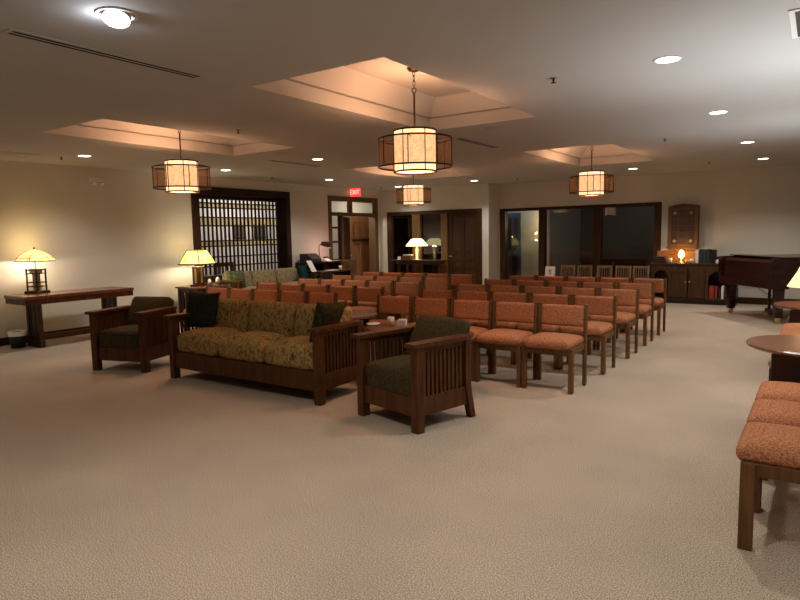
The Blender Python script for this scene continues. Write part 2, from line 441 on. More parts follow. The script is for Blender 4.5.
# ---- window 2 + door 2 in the middle wall (one frame)
yf = Y1-.02
w = struct(MB().box(-9.60, -9.46, yf, Y1+.14, 0, 2.12).box(-6.90, -6.78, yf, Y1+.14, 0, 2.12).box(-9.46, -6.90, yf, Y1+.14, 2.03, 2.12), 'window_2', M['trim'], bevel=.004)
MB().box(-8.80, -8.56, yf, Y1+.12, 0, 2.03).box(-7.93, -7.74, yf, Y1+.12, 0, 2.03).build('window_frame', M['trim_o'], w, .004, label='lighter oak mullion posts')
MB().box(-9.46, -8.80, Y1+.07, Y1+.076, 0, 2.03).build('window_pane', M['glass_m'], w)
MB().box(-8.56, -7.93, Y1+.07, Y1+.076, 0, 2.03).build('window_pane', M['glass_m'], w)
M['blind'] = m_plain('blind_slats', (.11, .105, .10), .5)
for x0, x1 in ((-9.46, -8.80), (-8.56, -7.93)):
    mb = MB()
    for k in range(38):
        z = .10+k*.05; mb.box(x0+.01, x1-.01, Y1+.10, Y1+.125, z, z+.004, None)
        mb.box(x0+.01, x1-.01, Y1+.118, Y1+.122, z-.018, z+.012)
    mb.build('window_blind', M['blind'], w)
d2 = struct(MB().box(-7.74, -6.90, Y1+.03, Y1+.07, 0, 2.03), 'door_2', M['wood_d'])
mb = MB()
for x0, x1 in ((-7.74, -7.62), (-7.38, -7.28), (-7.02, -6.90)): mb.box(x0, x1, Y1+.012, Y1+.03, 0, 2.03)
for z0, z1 in ((0, .2), (.62, .70), (.84, .92), (1.02, 1.10), (1.93, 2.03)): mb.box(-7.62, -7.38, Y1+.014, Y1+.03, z0, z1); mb.box(-7.28, -7.02, Y1+.014, Y1+.03, z0, z1)
mb.build('door_rail', M['trim'], d2, .003)
MB().cyl((-7.68, Y1-.05, .96), (-7.68, Y1+.02, .96), .012).cyl((-7.68, Y1-.05, .96), (-7.57, Y1-.05, .96), .011).build('door_handle', M['brass'], d2)

# ---- window 3: wide three-pane window in the far wall
yf = Y2-.02
w = struct(MB().box(-6.59, -6.45, yf, Y2+.14, 0, 2.11).box(-2.96, -2.82, yf, Y2+.14, 0, 2.11).box(-6.45, -2.96, yf, Y2+.14, 2.04, 2.11)
           .box(-5.58, -5.43, yf, Y2+.14, 0, 2.04).box(-4.27, -4.11, yf, Y2+.14, 0, 2.04).box(-5.43, -4.27, yf, Y2+.14, 0, .35).box(-4.11, -2.96, yf, Y2+.14, 0, .35), 'window_3', M['trim'], bevel=.004)
for x0, x1 in ((-6.45, -5.58), (-5.43, -4.27), (-4.11, -2.96)):
    MB().box(x0, x1, Y2+.06, Y2+.066, .0 if x0 < -6 else .35, 2.04).build('window_pane', M['glass'], w)

M['door_blue'] = m_plain('blue_black_door', (.05, .07, .09), .35)
# things seen dimly beyond, plus an added block and two added lights
t = thing('interior_door', 'dark panelled door leaf behind the leftmost pane of the far window', 'door', (-7.02, 15.3, 0))
MB().box(0, .45, 0, .04, .01, 2.04).build('door_leaf', M['door_blue'], t)
MB().box(.08, .37, -.012, 0, .2, .9).box(.08, .2, -.012, 0, 1.05, 1.9).box(.26, .37, -.012, 0, 1.05, 1.9).build('door_panel', M['black'], t, .004)
t = thing('wall_sconce', 'glowing yellow sconce on the wall behind the far window', 'wall lamp', (-6.0, 15.92, 1.76))
MB().lathe([(.05, -.1), (.09, .1)], 16).build('lamp_shade', M['shade_y'], t, smooth=True)
MB().box(-.04, .04, .03, .078, -.05, .05).build('bracket', M['brass'], t)
light('POINT', (-6.05, 15.72, 1.80), 9, (1, .82, .45), .05)

t = thing('added_low_block', 'long low brown block added behind the middle pane of the far window', 'cabinet', (-4.6, 16.9, 0))
MB().box(-.8, .8, -.2, .2, .05, .72).build('cabinet_body', M['wood_sb'], t, .004)  # cabinet-like block added to give the brown band in the middle pane
MB().box(-.83, .83, -.23, .22, .72, .76).build('block_top', M['wood_sb'], t, .004)
light('POINT', (-3.6, 15.9, 2.5), 2.6, (.92, .97, 1.0), .05)  # added dim light without a fixture, reveals the back wall
light('POINT', (-7.15, 14.75, 2.3), 7, (.45, .70, 1.0), .05)  # added blue light, no fixture there, tints the door leaf
# framed pictures in the room behind the lattice
M['pic'] = m_plain('picture_ink', (.10, .09, .07), .7, 0, .3, .6, 30)
for i, (yc, lab) in enumerate(((10.95, 'left one of two dark patterned pictures behind the lattice window'), (11.66, 'right one of two dark patterned pictures behind the lattice window'))):
    t = thing('framed_picture', lab, 'picture', (-12.598, yc, 1.68), 0)
    MB().box(0, .03, -.2, .2, -.2, .2).build('picture_frame', M['black'], t, .004)
    MB().box(.03, .034, -.16, .16, -.16, .16).build('picture_print', M['pic'], t)

# ------------------------------------------------------------------ ceiling fittings
def downlight(label, x, y, on=True):
    t = thing('recessed_downlight', label, 'ceiling light', (x, y, CH), 0, 'recessed downlights in the ceiling')
    MB().ring(.086, .010, -.002, 28, 6, hz=.004).build('trim_ring', M['white'], t, smooth=True)
    MB().lathe([(0.001, -.0065), (.078, -.0065)], 28).build('lens', M['spot'], t)
    return t
DL = [(-.94, 4.75, 'downlight nearest the camera on the right side of the ceiling'),
      (-.92, 7.18, 'second downlight along the right-hand row, above the aisle beside the chairs'),
      (-.89, 9.91, 'third downlight along the right-hand row, above the piano side'),
      (-.87, 12.42, 'farthest downlight of the right-hand row, close to the far wall above the piano'),
      (-8.60, 4.75, 'downlight near the left wall above the emergency light and console table'),
      (-6.48, 7.26, 'downlight between the left lantern and the nearest lantern, beyond the left coffer'),
      (-8.68, 7.31, 'downlight close to the left wall above the lattice window'),
      (-8.62, 10.0, 'downlight near the left wall above the right end of the lattice window'),
      (-8.68, 12.66, 'downlight in front of the exit sign, near the middle wall'),
      (-6.52, 12.56, 'downlight in front of the dark panelled door'),
      (-3.05, 12.5, 'downlight in front of the wide far window, right of the small lantern')]
proto = None
for x, y, lab in DL:
    if proto is None: proto = downlight(lab, x, y)
    else: copy_tree(proto, (x, y, CH), label=lab)
DLE = 92
WARM = (1.0, .945, .86)
for i, (x, y, _) in enumerate(DL):
    e = DLE*(1.2 if x > -2 else .8)
    light('SPOT', (x, y, CH-.02), e, WARM, .045, (0, 0, 0), 132, .7)
# the gimbal fixture top-left
t = thing('gimbal_downlight', 'very bright tilted gimbal ceiling spotlight at the top left', 'ceiling light', (-3.13, 1.96, CH), 0)
MB().ring(.098, .011, -.003, 32, 6, hz=.005).build('trim_ring', M['white'], t, smooth=True)
eye = MB().lathe([(.001, -.030), (.066, -.030)], 24).build('lens', M['spot_near'], t); eye.rotation_euler = (math.radians(-18), math.radians(-16), 0)
hs = MB().lathe([(.070, 0.01), (.072, -.034), (.066, -.034)], 24).build('lamp_housing', M['white'], t, smooth=True); hs.rotation_euler = (math.radians(-18), math.radians(-16), 0)
light('POINT', (-3.17, 1.93, CH-.07), 2.2, (.80, .88, 1.0), .02)
light('SPOT', (-3.13, 1.96, CH-.06), 100, (1, .90, .78), .06, (0, 0, 0), 150)
# more lamps of the same grid behind the camera's view
for x, y, e in ((-.92, 1.9, 85), (-8.65, 1.9, 50), (-6.3, -.4, 50), (-3.1, -1.0, 60), (-.5, -.8, 66), (1.8, 1.9, 70), (1.9, 6.0, 70), (1.9, 10.2, 65)):
    copy_tree(proto, (x, y, CH), label='recessed downlight outside the picture'); light('SPOT', (x, y, CH-.02), e, WARM, .045, (0, 0, 0), 132, .7)

def sprinkler(lab, x, y):
    t = thing('fire_sprinkler', lab, 'sprinkler', (x, y, CH), 0, 'ceiling sprinklers')
    MB().lathe([(.001, -.004), (.032, -.004), (.034, .003)], 16).build('escutcheon', M['metal'], t, smooth=True)
    MB().cyl((0, 0, 0), (0, 0, -.035), .008).cyl((0, 0, -.035), (0, 0, -.038), .020, n=14).build('sprinkler_head', M['bronze'], t)
    return t
sp = None
for x, y, lab in ((-1.77, 4.75, 'dark sprinkler on the ceiling left of the nearest right-hand downlight'), (-5.39, 4.74, 'dark sprinkler on the ceiling right of the left coffer'),
                  (-1.74, 8.75, 'dark sprinkler right of the small far lantern coffer'), (-8.96, 4.61, 'sprinkler by the left wall, left of the downlight'),
                  (-1.70, 12.33, 'sprinkler high above the wall cabinet'), (-9.05, 8.77, 'sprinkler above the lattice window'),
                  (-9.06, 12.47, 'sprinkler right of the exit sign'), (-5.54, 12.72, 'sprinkler above the leftmost far window pane')):
    if sp is None: sp = sprinkler(lab, x, y)
    else: copy_tree(sp, (x, y, CH), label=lab)
def slot(lab, x, y0, y1):
    t = thing('linear_air_diffuser', lab, 'air vent', (x, y0, CH), 0)
    L = y1-y0
    MB().box(-.06, .06, 0, L, -.006, -.001).build('diffuser_frame', M['ceiling'], t)
    MB().box(-.035, -.012, .03, L-.03, -.0075, -.005).box(.012, .035, .03, L-.03, -.0075, -.005).build('diffuser_slot', M['dark'], t)
slot('long slotted air diffuser at the top left of the ceiling', -3.85, 1.72, 3.05)
slot('slotted air diffuser beyond the nearest coffer', -3.80, 6.86, 8.02)
slot('slotted air diffuser beyond the left coffer', -7.10, 6.83, 8.0)
M['grey'] = m_plain('vent_grey', (.42, .38, .33), .7)
for x, y, lab in ((-3.14, 6.51, 'round ceiling speaker beyond the nearest coffer'), (-6.4, 6.39, 'round ceiling speaker beyond the left coffer')):
    t = thing('ceiling_speaker', lab, 'speaker', (x, y, CH)); MB().lathe([(.001, -.006), (.10, -.006), (.11, 0)], 28).build('speaker_grille', M['grey'], t)
t = thing('square_air_vent', 'dark slotted square air vent at the top right corner of the ceiling', 'air vent', (.1, 4.43, CH))
MB().box(-.30, .30, -.30, .30, -.008, -.001).build('vent_frame', M['white'], t)
mb = MB()
for r0 in (.21, .08):
    mb.box(-r0-.06, -r0, -r0-.06, r0+.06, -.010, -.006).box(r0, r0+.06, -r0-.06, r0+.06, -.010, -.006).box(-r0, r0, -r0-.06, -r0, -.010, -.006).box(-r0, r0, r0, r0+.06, -.010, -.006)
mb.build('vent_slot', M['black'], t)
t = thing('return_air_grille', 'pale return air grille on the ceiling at the far left edge', 'air vent', (-9.1, 3.9, CH))
MB().box(-.2, .2, -.4, .4, -.008, -.001).build('grille_frame', M['ceiling'], t)
mb = MB()
for k in range(16): mb.box(-.17, .17, -.37+k*.047, -.352+k*.047, -.010, -.007)
mb.build('grille_slot', M['grey'], t)

# exit sign
t = thing('exit_sign', 'red glowing EXIT sign on the left wall above the double door', 'sign', (XL+.135, 12.31, 2.605))
MB().box(-.15, .15, -.03, .03, -.10, .10).build('sign_box', M['exit'], t, .004)
MB().box(-.131, -.15, -.03, .03, -.08, .08).box(-.02, .02, -.02, .02, .10, .106).build('mount', M['white'], t)
cu = bpy.data.curves.new('exit_text', 'FONT'); cu.body = 'EXIT'; cu.size = .155; cu.extrude = .003; cu.align_x = 'CENTER'; cu.align_y = 'CENTER'
tc = bpy.data.objects.new('tmp_text', cu); COL.objects.link(tc); bpy.context.view_layer.update()
me = bpy.data.meshes.new_from_object(tc); bpy.data.objects.remove(tc); me.materials.clear(); me.materials.append(M['exit_t'])
tx = bpy.data.objects.new('letters', me); COL.objects.link(tx); tx.parent = t
tx.location = (0, -.034, 0); tx.rotation_euler = (PI/2, 0, 0)
light('POINT', (XL+.16, 12.3, 2.60), .9, (1, .12, .08), .04)
# emergency light
t = thing('emergency_light', 'white twin-head emergency light high on the left wall', 'emergency light', (XL, 5.61, 2.50)); t.scale = (.7, .7, .7)
MB().box(-.003, .07, -.16, .16, -.03, .07).build('housing', M['white'], t, .008)
for s in (-1, 1):
    h = MB().cyl((.09, s*.09, -.05), (.13, s*.10, -.09), .03, .05, 14).cyl((.05, s*.09, -.03), (.09, s*.09, -.05), .012).build('lamp_head', M['white'], t)

# ------------------------------------------------------------------ pendants
def pendant(lab, x, y):
    t = thing('drum_pendant_light', lab, 'pendant light', (x, y, 3.024), 0, 'double drum pendant lanterns')
    zt = -3.024
    MB().lathe([(.001, -.03), (.045, -.03), (.065, -.008), (.065, -.001)], 20).build('ceiling_canopy', M['bronze'], t, smooth=True)
    mb = MB()
    for k in range(3):
        z = -.05-.045*k
        a = Matrix.Rotation(PI/2*(k % 2), 4, 'Z')
        pts = [a @ Vector((.012*math.cos(u), 0, z+.028*math.sin(u))) for u in [2*PI*i/12 for i in range(13)]]
        mb.tube(pts, .0035, 6)
    pts = [Vector((.022*math.cos(u), 0, -.20+.022*math.sin(u))) for u in [2*PI*i/14 for i in range(15)]]
    mb.tube(pts, .005, 6); mb.build('chain', M['bronze'], t)
    MB().cyl((0, 0, -.22), (0, 0, zt+2.44), .009, n=10).cyl((0, 0, zt+2.42), (0, 0, zt+2.50), .02, n=12).build('stem', M['bronze'], t)
    MB().lathe([(.19, zt+2.10), (.19, zt+2.455)], 40).build('inner_shade', M['mica'], t, smooth=True)
    MB().lathe([(.335, zt+2.142), (.335, zt+2.385)], 40).build('outer_shade', M['mica_out'], t, smooth=True)
    mb = MB()
    mb.ring(.194, .010, zt+2.092, hz=.009).ring(.194, .010, zt+2.462, hz=.009)
    for k in range(6):
        a = PI/6+k*PI/3; c, s = math.cos(a), math.sin(a)
        mb.tube([(.197*c, .197*s, zt+2.092), (.197*c, .197*s, zt+2.462)], .005, 6)
    for k in range(3):
        a = PI/6+k*PI/3*2; c, s = math.cos(a), math.sin(a)
        mb.tube([(.19*c, .19*s, zt+2.46), (0, 0, zt+2.45)], .004, 6)
    mb.build('inner_frame', M['bronze'], t, smooth=True)
    mb = MB().ring(.337, .009, zt+2.138, hz=.008).ring(.337, .009, zt+2.388, hz=.008)
    for k in range(8):
        a = PI/8+k*PI/4; c, s = math.cos(a), math.sin(a)
        mb.tube([(.340*c, .340*s, zt+2.138), (.340*c, .340*s, zt+2.388)], .005, 6)
    for k in range(4):
        a = PI/4*(2*k+.5); c, s = math.cos(a), math.sin(a)
        mb.tube([(.19*c, .19*s, zt+2.385), (.337*c, .337*s, zt+2.388)], .004, 6)
    mb.build('outer_frame', M['bronze'], t, smooth=True)
    MB().sph((0, 0, zt+2.27), .035).build('bulb', M['bulb'], t, smooth=True)
    return t
PEN = [(-3.115, 4.83, 'largest-looking drum pendant lantern, nearest, hanging from the centre coffer'),
       (-6.51, 4.80, 'drum pendant lantern hanging from the left coffer near the lattice window'),
       (-3.08, 10.0, 'small distant drum pendant lantern hanging on the right before the far window'),
       (-6.54, 10.06, 'small distant drum pendant lantern below the nearest one, before the middle wall')]
p0 = None
for x, y, lab in PEN:
    if p0 is None: p0 = pendant(lab, x, y)
    else: copy_tree(p0, (x, y, 3.024), label=lab)
for x, y, lab in PEN:
    light('POINT', (x, y, 2.44), 52, (1, .52, .28), .05)
    light('POINT', (x, y, 2.14), 8, (1, .62, .36), .05)

# ------------------------------------------------------------------ stacking chairs
HB = .80
def chair(lab, loc, rz, grp):
    t = thing('upholstered_chair', lab, 'chair', loc, rz, grp)
    W = .505; x = W/2-.024; yb = .2; yf = -.190
    for sx in (-1, 1):
        MB().box(sx*(x+.004)-.020, sx*(x+.004)+.020, yf-.032, yf+.030, 0, .425).build('leg', M['wood_o'], t, .005)
    for sx in (-1, 1):
        mb = MB(); m0 = Matrix.Identity(4)
        mb.prism([(yb-.024, 0), (yb+.022, 0), (yb+.022, .42), (yb+.052, HB), (yb+.014, HB), (yb-.024, .42)], 'x', sx*(x+.006)-.015, sx*(x+.006)+.015)
        mb.build('leg', M['wood_o'], t, .005)
    MB().box(-x+.022, x-.022, yf-.026, yf+.002, .355, .425).box(-x+.022, x-.022, yb-.015, yb+.013, .355, .42)\
        .box(-x-.012, -x+.014, yf+.02, yb-.02, .365, .425).box(x-.014, x+.012, yf+.02, yb-.02, .365, .425).build('seat_frame', M['wood_o'], t, .004)
    MB().cushion(W-.040, .455, .088, (0, -.022, .457), None, .042, .028).build('seat', M['orange'], t, smooth=True)
    MB().cushion(W-.066, .055, .21, (0, yb+.027, .682), Matrix.Rotation(math.radians(-4.5), 4, 'X'), .022, .008).build('backrest', M['orange'], t, smooth=True)
    return t
ORD = ['first', 'second', 'third', 'fourth', 'fifth']
ROW = ['front row', 'second row', 'third row', 'fourth row', 'back row']
cp = None
XRr, XLl, CY, DY, CW = -1.839, -5.025, 5.924, .952, .5148
DXR = [-.005, .02, .035, .015, -.012]; DXL = [-.03, .025, .04, 0, -.04]
for blk, xe, dx in (('right', XRr, DXR), ('left', XLl, DXL)):
    for i in range(5):
        for j in range(5):
            cx = xe+dx[i]-(j+.5)*CW; cy = CY+i*DY-.2
            k = 4-j
            lab = f'terracotta chair, {ORD[k]} from the left in the {ROW[i]} of the {blk} block'
            g = f'terracotta chairs of the {blk} block'
            rz = random.uniform(-.6, .6)
            if cp is None: cp = chair(lab, (cx, cy, 0), rz, g)
            else: copy_tree(cp, (cx, cy, 0), rz, lab, group=g)
for n_, (y, lab) in enumerate(((3.43, 'nearest terracotta chair at the right edge, its front leg in view'), (3.95, 'second terracotta chair from the front at the right edge'),
                (4.47, 'third terracotta chair at the right edge, beside the near round table'), (6.93, 'terracotta chair seat just beyond the near round table'), (7.45, 'terracotta chair just in front of the far round table with the lamp'))):
    copy_tree(cp, (-.040, y, 0), -90, lab, group='terracotta chairs along the right edge')

# ------------------------------------------------------------------ mission seating
def leg_front(t, x, y, w=.078, h=.665):
    MB().box(x-w/2, x+w/2, y-w/2, y+w/2, 0, h).build('leg', M['wood'], t, .006)
def leg_rear(t, x, y, w=.06, h=.665):
    MB().prism([(y+.035, 0), (y+.085, 0), (y+.040, .22), (y+w/2, .30), (y+w/2, h), (y-w/2, h), (y-w/2, .28), (y-.01, .18)], 'x', x-w/2, x+w/2).build('leg', M['wood'], t, .005)
def mission_side(t, s, W, D):
    x = s*(W/2-.042); y0 = -D/2+.085; y1 = D/2-.03
    MB().box(x-.016, x+.016, y0, y1, .12, .27).build('side_rail', M['wood'], t, .004)
    MB().box(x-.016, x+.016, y0, y1, .62, .665).build('arm_rail', M['wood'], t, .003)
    mb = MB(); n = 11; g = (y1-y0)/n
    for k in range(n):
        yc = y0+g*(k+.5); mb.box(x-.009, x+.009, yc-.013, yc+.013, .27, .62)
    mb.build('side_slats', M['wood'], t)
    xa0, xa1 = x-.062, x+.056
    MB().prism([(xa0, -D/2-.028), (xa1, -D/2-.028), (xa1, D/2-.07), (xa1-.02, D/2+.01), (xa0+.03, D/2+.01), (xa0, D/2-.07)], 'z', .665, .698).build('armrest', M['wood'], t, .006)
def mission_base(t, W, D, zc=.27):
    for s in (-1, 1): leg_front(t, s*(W/2-.042), -D/2+.042)
    for s in (-1, 1): leg_rear(t, s*(W/2-.042), D/2-.03)
    for s in (-1, 1): mission_side(t, s, W, D)
    MB().box(-W/2+.085, W/2-.085, -D/2+.02, -D/2+.05, .12, zc).build('front_rail', M['wood'], t, .004)
    for z0, z1 in ((.14, zc), (.60, .66)): MB().box(-W/2+.07, W/2-.07, D/2-.045, D/2-.015, z0, z1).build('back_rail', M['wood'], t, .004)
    MB().box(-W/2+.06, W/2-.06, -D/2+.05, D/2-.045, .20, .24).build('seat_deck', M['wood_d'], t)
def armchair(lab, loc, rz):
    t = thing('mission_armchair', lab, 'armchair', loc, rz, 'olive mission armchairs')
    W, D = .755, .62; mission_base(t, W, D)
    MB().cushion(W-.18, D-.10, .22, (0, -.03, .355), None, .045, .035).build('seat_cushion', M['olive'], t, smooth=True)
    MB().cushion(W-.20, .15, .44, (0, D/2-.03, .60), Matrix.Rotation(math.radians(-29), 4, 'X'), .05, .03).build('back_cushion', M['olive'], t, smooth=True)
    return t
a1 = armchair('olive mission armchair with slatted sides, centre of the room in front of the chairs', (-2.748, 4.178, 0), -14)
copy_tree(a1, (-6.737, 4.185, 0), 18.4, 'dark olive mission armchair at the left, between the console table and the sofa')
def sofa(lab, loc, rz, fab, W=2.20, D=.64):
    t = thing('mission_sofa', lab, 'sofa', loc, rz)
    mission_base(t, W, D, .30)
    cw = (W-.18)/3
    for k in range(3):
        MB().cushion(cw-.016, D-.10, .21, (-W/2+.09+cw*(k+.5), -.035, .395), None, .065, .05).build('seat_cushion', fab, t, smooth=True)
    for k in range(3):
        MB().cushion(cw-.018, .17, .41, (-W/2+.09+cw*(k+.5), D/2-.10, .635), Matrix.Rotation(math.radians(-12), 4, 'X'), .055, .03).build('back_cushion', fab, t, smooth=True)
    return t
sofa('long mission sofa with three gold and olive patterned cushions in the foreground', (-4.732, 4.322, 0), 0, M['tap'])
sofa('green floral patterned sofa standing under the lattice window', (-9.44, 8.98, 0), 90, M['tap2'])
def pillow(lab, loc, rot, mat, s=.42, th=.13):
    mb = MB(); n = 14
    g = {}
    for side in (1, -1):
        for i in range(n+1):
            for j in range(n+1):
                if side == -1 and (i in (0, n) or j in (0, n)): g[side, i, j] = g[1, i, j]; continue
                u, v = i/n*2-1, j/n*2-1
                pin = 1-.10*(1-v*v)*abs(u)**4 ; pin2 = 1-.10*(1-u*u)*abs(v)**4
                th_ = th/2*((1-u**4)*(1-v**4))**.6
                g[side, i, j] = mb.bm.verts.new((u*s/2*pin, side*th_, v*s/2*pin2))
        for i in range(n):
            for j in range(n): mb.bm.faces.new((g[side, i, j], g[side, i+1, j], g[side, i+1, j+1], g[side, i, j+1]))
    o = mb.build('throw_pillow', mat, None, smooth=True); o.location = loc; o.rotation_euler = [math.radians(a) for a in rot]
    return tag(o, lab, 'pillow')
pillow('dark green throw pillow against the left end of the foreground sofa', (-5.66, 4.33, .725), (-16, 3, 14), M['green_p'], .43)
pillow('olive throw pillow leaning on the right arm of the foreground sofa', (-3.84, 4.38, .70), (15, 3, 88), M['olive_p'], .43)
pillow('pale green pillow at the near end of the floral sofa', (-9.42, 8.06, .70), (-14, 0, 72), M['green_f'], .40)
pillow('dark teal pillow at the far end of the floral sofa', (-9.36, 9.93, .70), (-14, 0, 105), M['teal'], .42)

# ------------------------------------------------------------------ tables
def round_table(lab, x, y, z, r, mat=M['wood_m'], n=4, grp=None, rx=1, ry=1):
    t = thing('round_table' if rx == ry else 'oval_coffee_table', lab, 'table', (x, y, 0), 0, grp)
    tp = MB().lathe([(.001, z-.032), (r-.02, z-.032), (r, z-.022), (r, z-.006), (r-.006, z), (.001, z)], 48).build('tabletop', mat, t)
    tp.scale = (rx, ry, 1)
    for k in range(n):
        a = PI/4+k*2*PI/n; c, s = math.cos(a), math.sin(a); q = r*.62
        MB().box(-.03, .03, -.03, .03, 0, z-.032, Matrix.Translation((q*c*rx, q*s*ry, 0)) @ Matrix.Rotation(a, 4, 'Z')).build('leg', M['wood_d'], t, .004)
    if rx == ry:
        MB().lathe([(.001, .14), (r*.62, .14), (r*.62, .165), (.001, .165)], 32).build('lower_shelf', M['wood_d'], t)
    else:
        MB().box(-r*.62*rx*.7, r*.62*rx*.7, -.02, .02, .12, .18).build('stretcher', M['wood_d'], t)
    return t
def drum_table(lab, x, y, z, r, mat):
    t = thing('round_table', lab, 'table', (x, y, 0), 0, 'round tables at the right edge')
    MB().lathe([(.001, z-.035), (r-.03, z-.035), (r, z-.020), (r, z-.008), (r-.008, z), (.001, z)], 56).build('tabletop', mat, t)
    a = r*.60
    mb = MB().box(-a, a, -a, a, .06, z-.035); mb.build('cabinet_base', M['wood_d'], t, .01)
    MB().box(-a-.02, a+.02, -a-.02, a+.02, 0, .06).build('plinth', M['wood_d'], t, .01)
    MB().box(-a-.012, -a, -a+.05, a-.05, .10, z-.16).build('door_panel', M['wood_d'], t, .004)
    MB().box(-a-.022, -a-.010, -a+.10, -a+.17, z-.15, z-.13).build('pull', M['brass'], t)
    return t
drum_table('near round dark table at the right edge between the terracotta chairs', .02, 5.18, .69, .44, M['wood_tab'])
drum_table('far round table at the right edge carrying the cream-shaded lamp', .02, 8.15, .66, .43, M['wood_m'])
round_table('round end table behind the right end of the foreground sofa', -4.19, 5.07, .68, .34, n=4)
round_table('oval coffee table behind the centre armchair', -3.27, 5.02, .585, .64, rx=1, ry=.44)
o = MB().box(-.045, .045, -.001, .001, 0, .07, Matrix.Rotation(.35, 4, 'X')).box(-.045, .045, -.001, .001, 0, .07, Matrix.Translation((0, .05, 0)) @ Matrix.Rotation(-.35, 4, 'X')).build('folded_card', M['paper'])
o.location = (-3.50, 5.12, .586); o.rotation_euler = (0, 0, .4); tag(o, 'small white folded card on the table behind the centre armchair', 'card')
o = MB().lathe([(.001, 0), (.032, 0), (.038, .08), (.034, .08), (.029, .008), (.001, .008)], 18).build('drinking_glass', M['frost'], smooth=True); o.location = (-3.66, 5.16, .586); tag(o, 'small clear glass left of the white card', 'glass')
o = MB().lathe([(.001, 0), (.05, 0), (.075, .014), (.07, .016), (.001, .006)], 22).build('saucer', M['paper'], smooth=True); o.location = (-3.82, 5.06, .586); tag(o, 'white saucer at the left end of the table behind the armchair', 'dish')
o = MB().lathe([(.001, .0), (.07, 0), (.085, .012), (.001, .008)], 20).build('glass_dish', M['grey'], smooth=True); o.location = (-2.78, 5.03, .586); tag(o, 'grey glass dish at the right end of the table behind the armchair', 'dish')

# left console table
t = thing('console_table', 'long dark mission console table along the left wall', 'table', (-9.345, 4.0, 0))
MB().box(-.315, .315, 0, 1.64, .715, .76).build('tabletop', M['wood_m'], t, .004)
MB().box(-.305, .305, .012, 1.628, .635, .715).build('apron', M['wood'], t, .004)
for y in (.22, 1.36):
    MB().box(.12, .18, y, y+.06, 0, .64).box(-.18, -.12, y, y+.06, 0, .64).box(-.05, .05, y+.015, y+.04, .10, .64).box(.07, .10, y+.015, y+.04, .1, .64).box(-.10, -.07, y+.015, y+.04, .1, .64).box(-.2, .2, y-.005, y+.065, 0, .10).build('leg_panel', M['wood_d'], t, .004)
MB().box(-.03, .03, .26, 1.38, .10, .16).build('stretcher', M['wood'], t, .004)
t = thing('waste_basket', 'dark waste basket with a white liner beside the console table', 'waste basket', (-9.50, 4.07, 0))
MB().lathe([(.001, .003), (.095, .003), (.115, .23), (.110, .23), (.09, .012), (.001, .012)], 24).build('basket', M['black'], t, smooth=True)
MB().lathe([(.118, .175), (.123, .235), (.117, .245), (.108, .225)], 24).build('liner', M['paper'], t, smooth=True, label='white plastic liner folded over the rim')
o = MB().tube([(-9.80, 3.90, .74), (-9.84, 3.92, .60), (-9.80, 3.95, .42), (-9.84, 3.90, .25), (-9.86, 3.95, .18)], .005, 6).build('power_cord', M['black']); tag(o, 'dark power cord hanging behind the left end of the console table', 'cord')

# end table + lamp under the lattice window
t = thing('side_table', 'dark slatted side table left of the floral sofa carrying the yellow square-shaded lamp', 'table', (-9.40, 7.22, 0))
MB().box(-.33, .33, -.33, .33, .62, .65).build('tabletop', M['wood_m'], t, .004)
for sx in (-1, 1):
    for sy in (-1, 1): MB().box(sx*.27-.03, sx*.27+.03, sy*.27-.03, sy*.27+.03, 0, .62).build('leg', M['wood_d'], t, .004)
mb = MB()
for k in range(5):
    for s in (-1, 1): mb.box(-.20+k*.10-.02, -.20+k*.10+.02, s*.27-.008, s*.27+.008, .14, .60); mb.box(s*.27-.008, s*.27+.008, -.20+k*.10-.02, -.20+k*.10+.02, .14, .60)
mb.box(-.27, .27, -.27, .27, .10, .14).box(-.27, .27, -.28, -.26, .56, .62).box(-.27, .27, .26, .28, .56, .62).build('side_slats', M['wood_d'], t)
def square_shade(mb, zb, zt, rb, rt):
    mb.lathe([(rb*1.414, zb), ((rb*.55+rt*.45)*1.414, (zb*.5+zt*.5)), (rt*1.414, zt)], 4, rot=PI/4); return mb
t = thing('square_shade_lamp', 'table lamp with a square yellow glass shade on the slatted side table', 'lamp', (-9.42, 7.18, .65), 12)
MB().box(-.11, .11, -.11, .11, 0, .03).build('base', M['wood_d'], t, .004)
MB().box(-.075, .075, -.075, .075, .03, .36).build('column', M['wood_d'], t, .006)
MB().box(-.02, .02, -.078, .078, .06, .33).box(-.078, .078, -.02, .02, .06, .33).build('column_inlay', M['brass'], t)
square_shade(MB(), .41, .66, .225, .12).build('lamp_shade', M['shade_y2'], t)
mb = MB()
for sx in (-1, 1):
    for sy in (-1, 1): mb.tube([(sx*.225, sy*.225, .41), (sx*.178, sy*.178, .535), (sx*.125, sy*.125, .66)], .006, 6)
    mb.box(sx*.225-.006, sx*.225+.006, -.225, .225, .395, .415); mb.box(-.26, .26, sx*.225-.006, sx*.225+.006, .395, .415)
    mb.box(sx*.125-.005, sx*.125+.005, -.125, .125, .655, .665); mb.box(-.125, .125, sx*.125-.005, sx*.125+.005, .655, .665)
mb.build('shade_frame', M['bronze'], t)
light('POINT', (-9.42, 7.18, 1.10), 17, (1, .88, .68), .05); light('POINT', (-9.42, 7.18, 1.37), 4.5, (1, .70, .25), .05)
for i, (x, y, s, lab) in enumerate(((-9.16, 7.22, 1.0, 'left small silver jar right of the square-shaded lamp'), (-9.18, 7.42, 1.15, 'right small silver jar right of the square-shaded lamp'))):
    t = thing('lidded_jar', lab, 'jar', (x, y, .65), 0, 'small jars on the side table')
    MB().lathe([(.001, 0), (.035*s, 0), (.045*s, .05*s), (.03*s, .10*s), (.001, .10*s)], 18).build('jar_body', M['metal'], t, smooth=True)
    MB().lathe([(.032*s, .10*s), (.02*s, .125*s), (.001, .14*s)], 18).build('lid', M['white'], t, smooth=True)

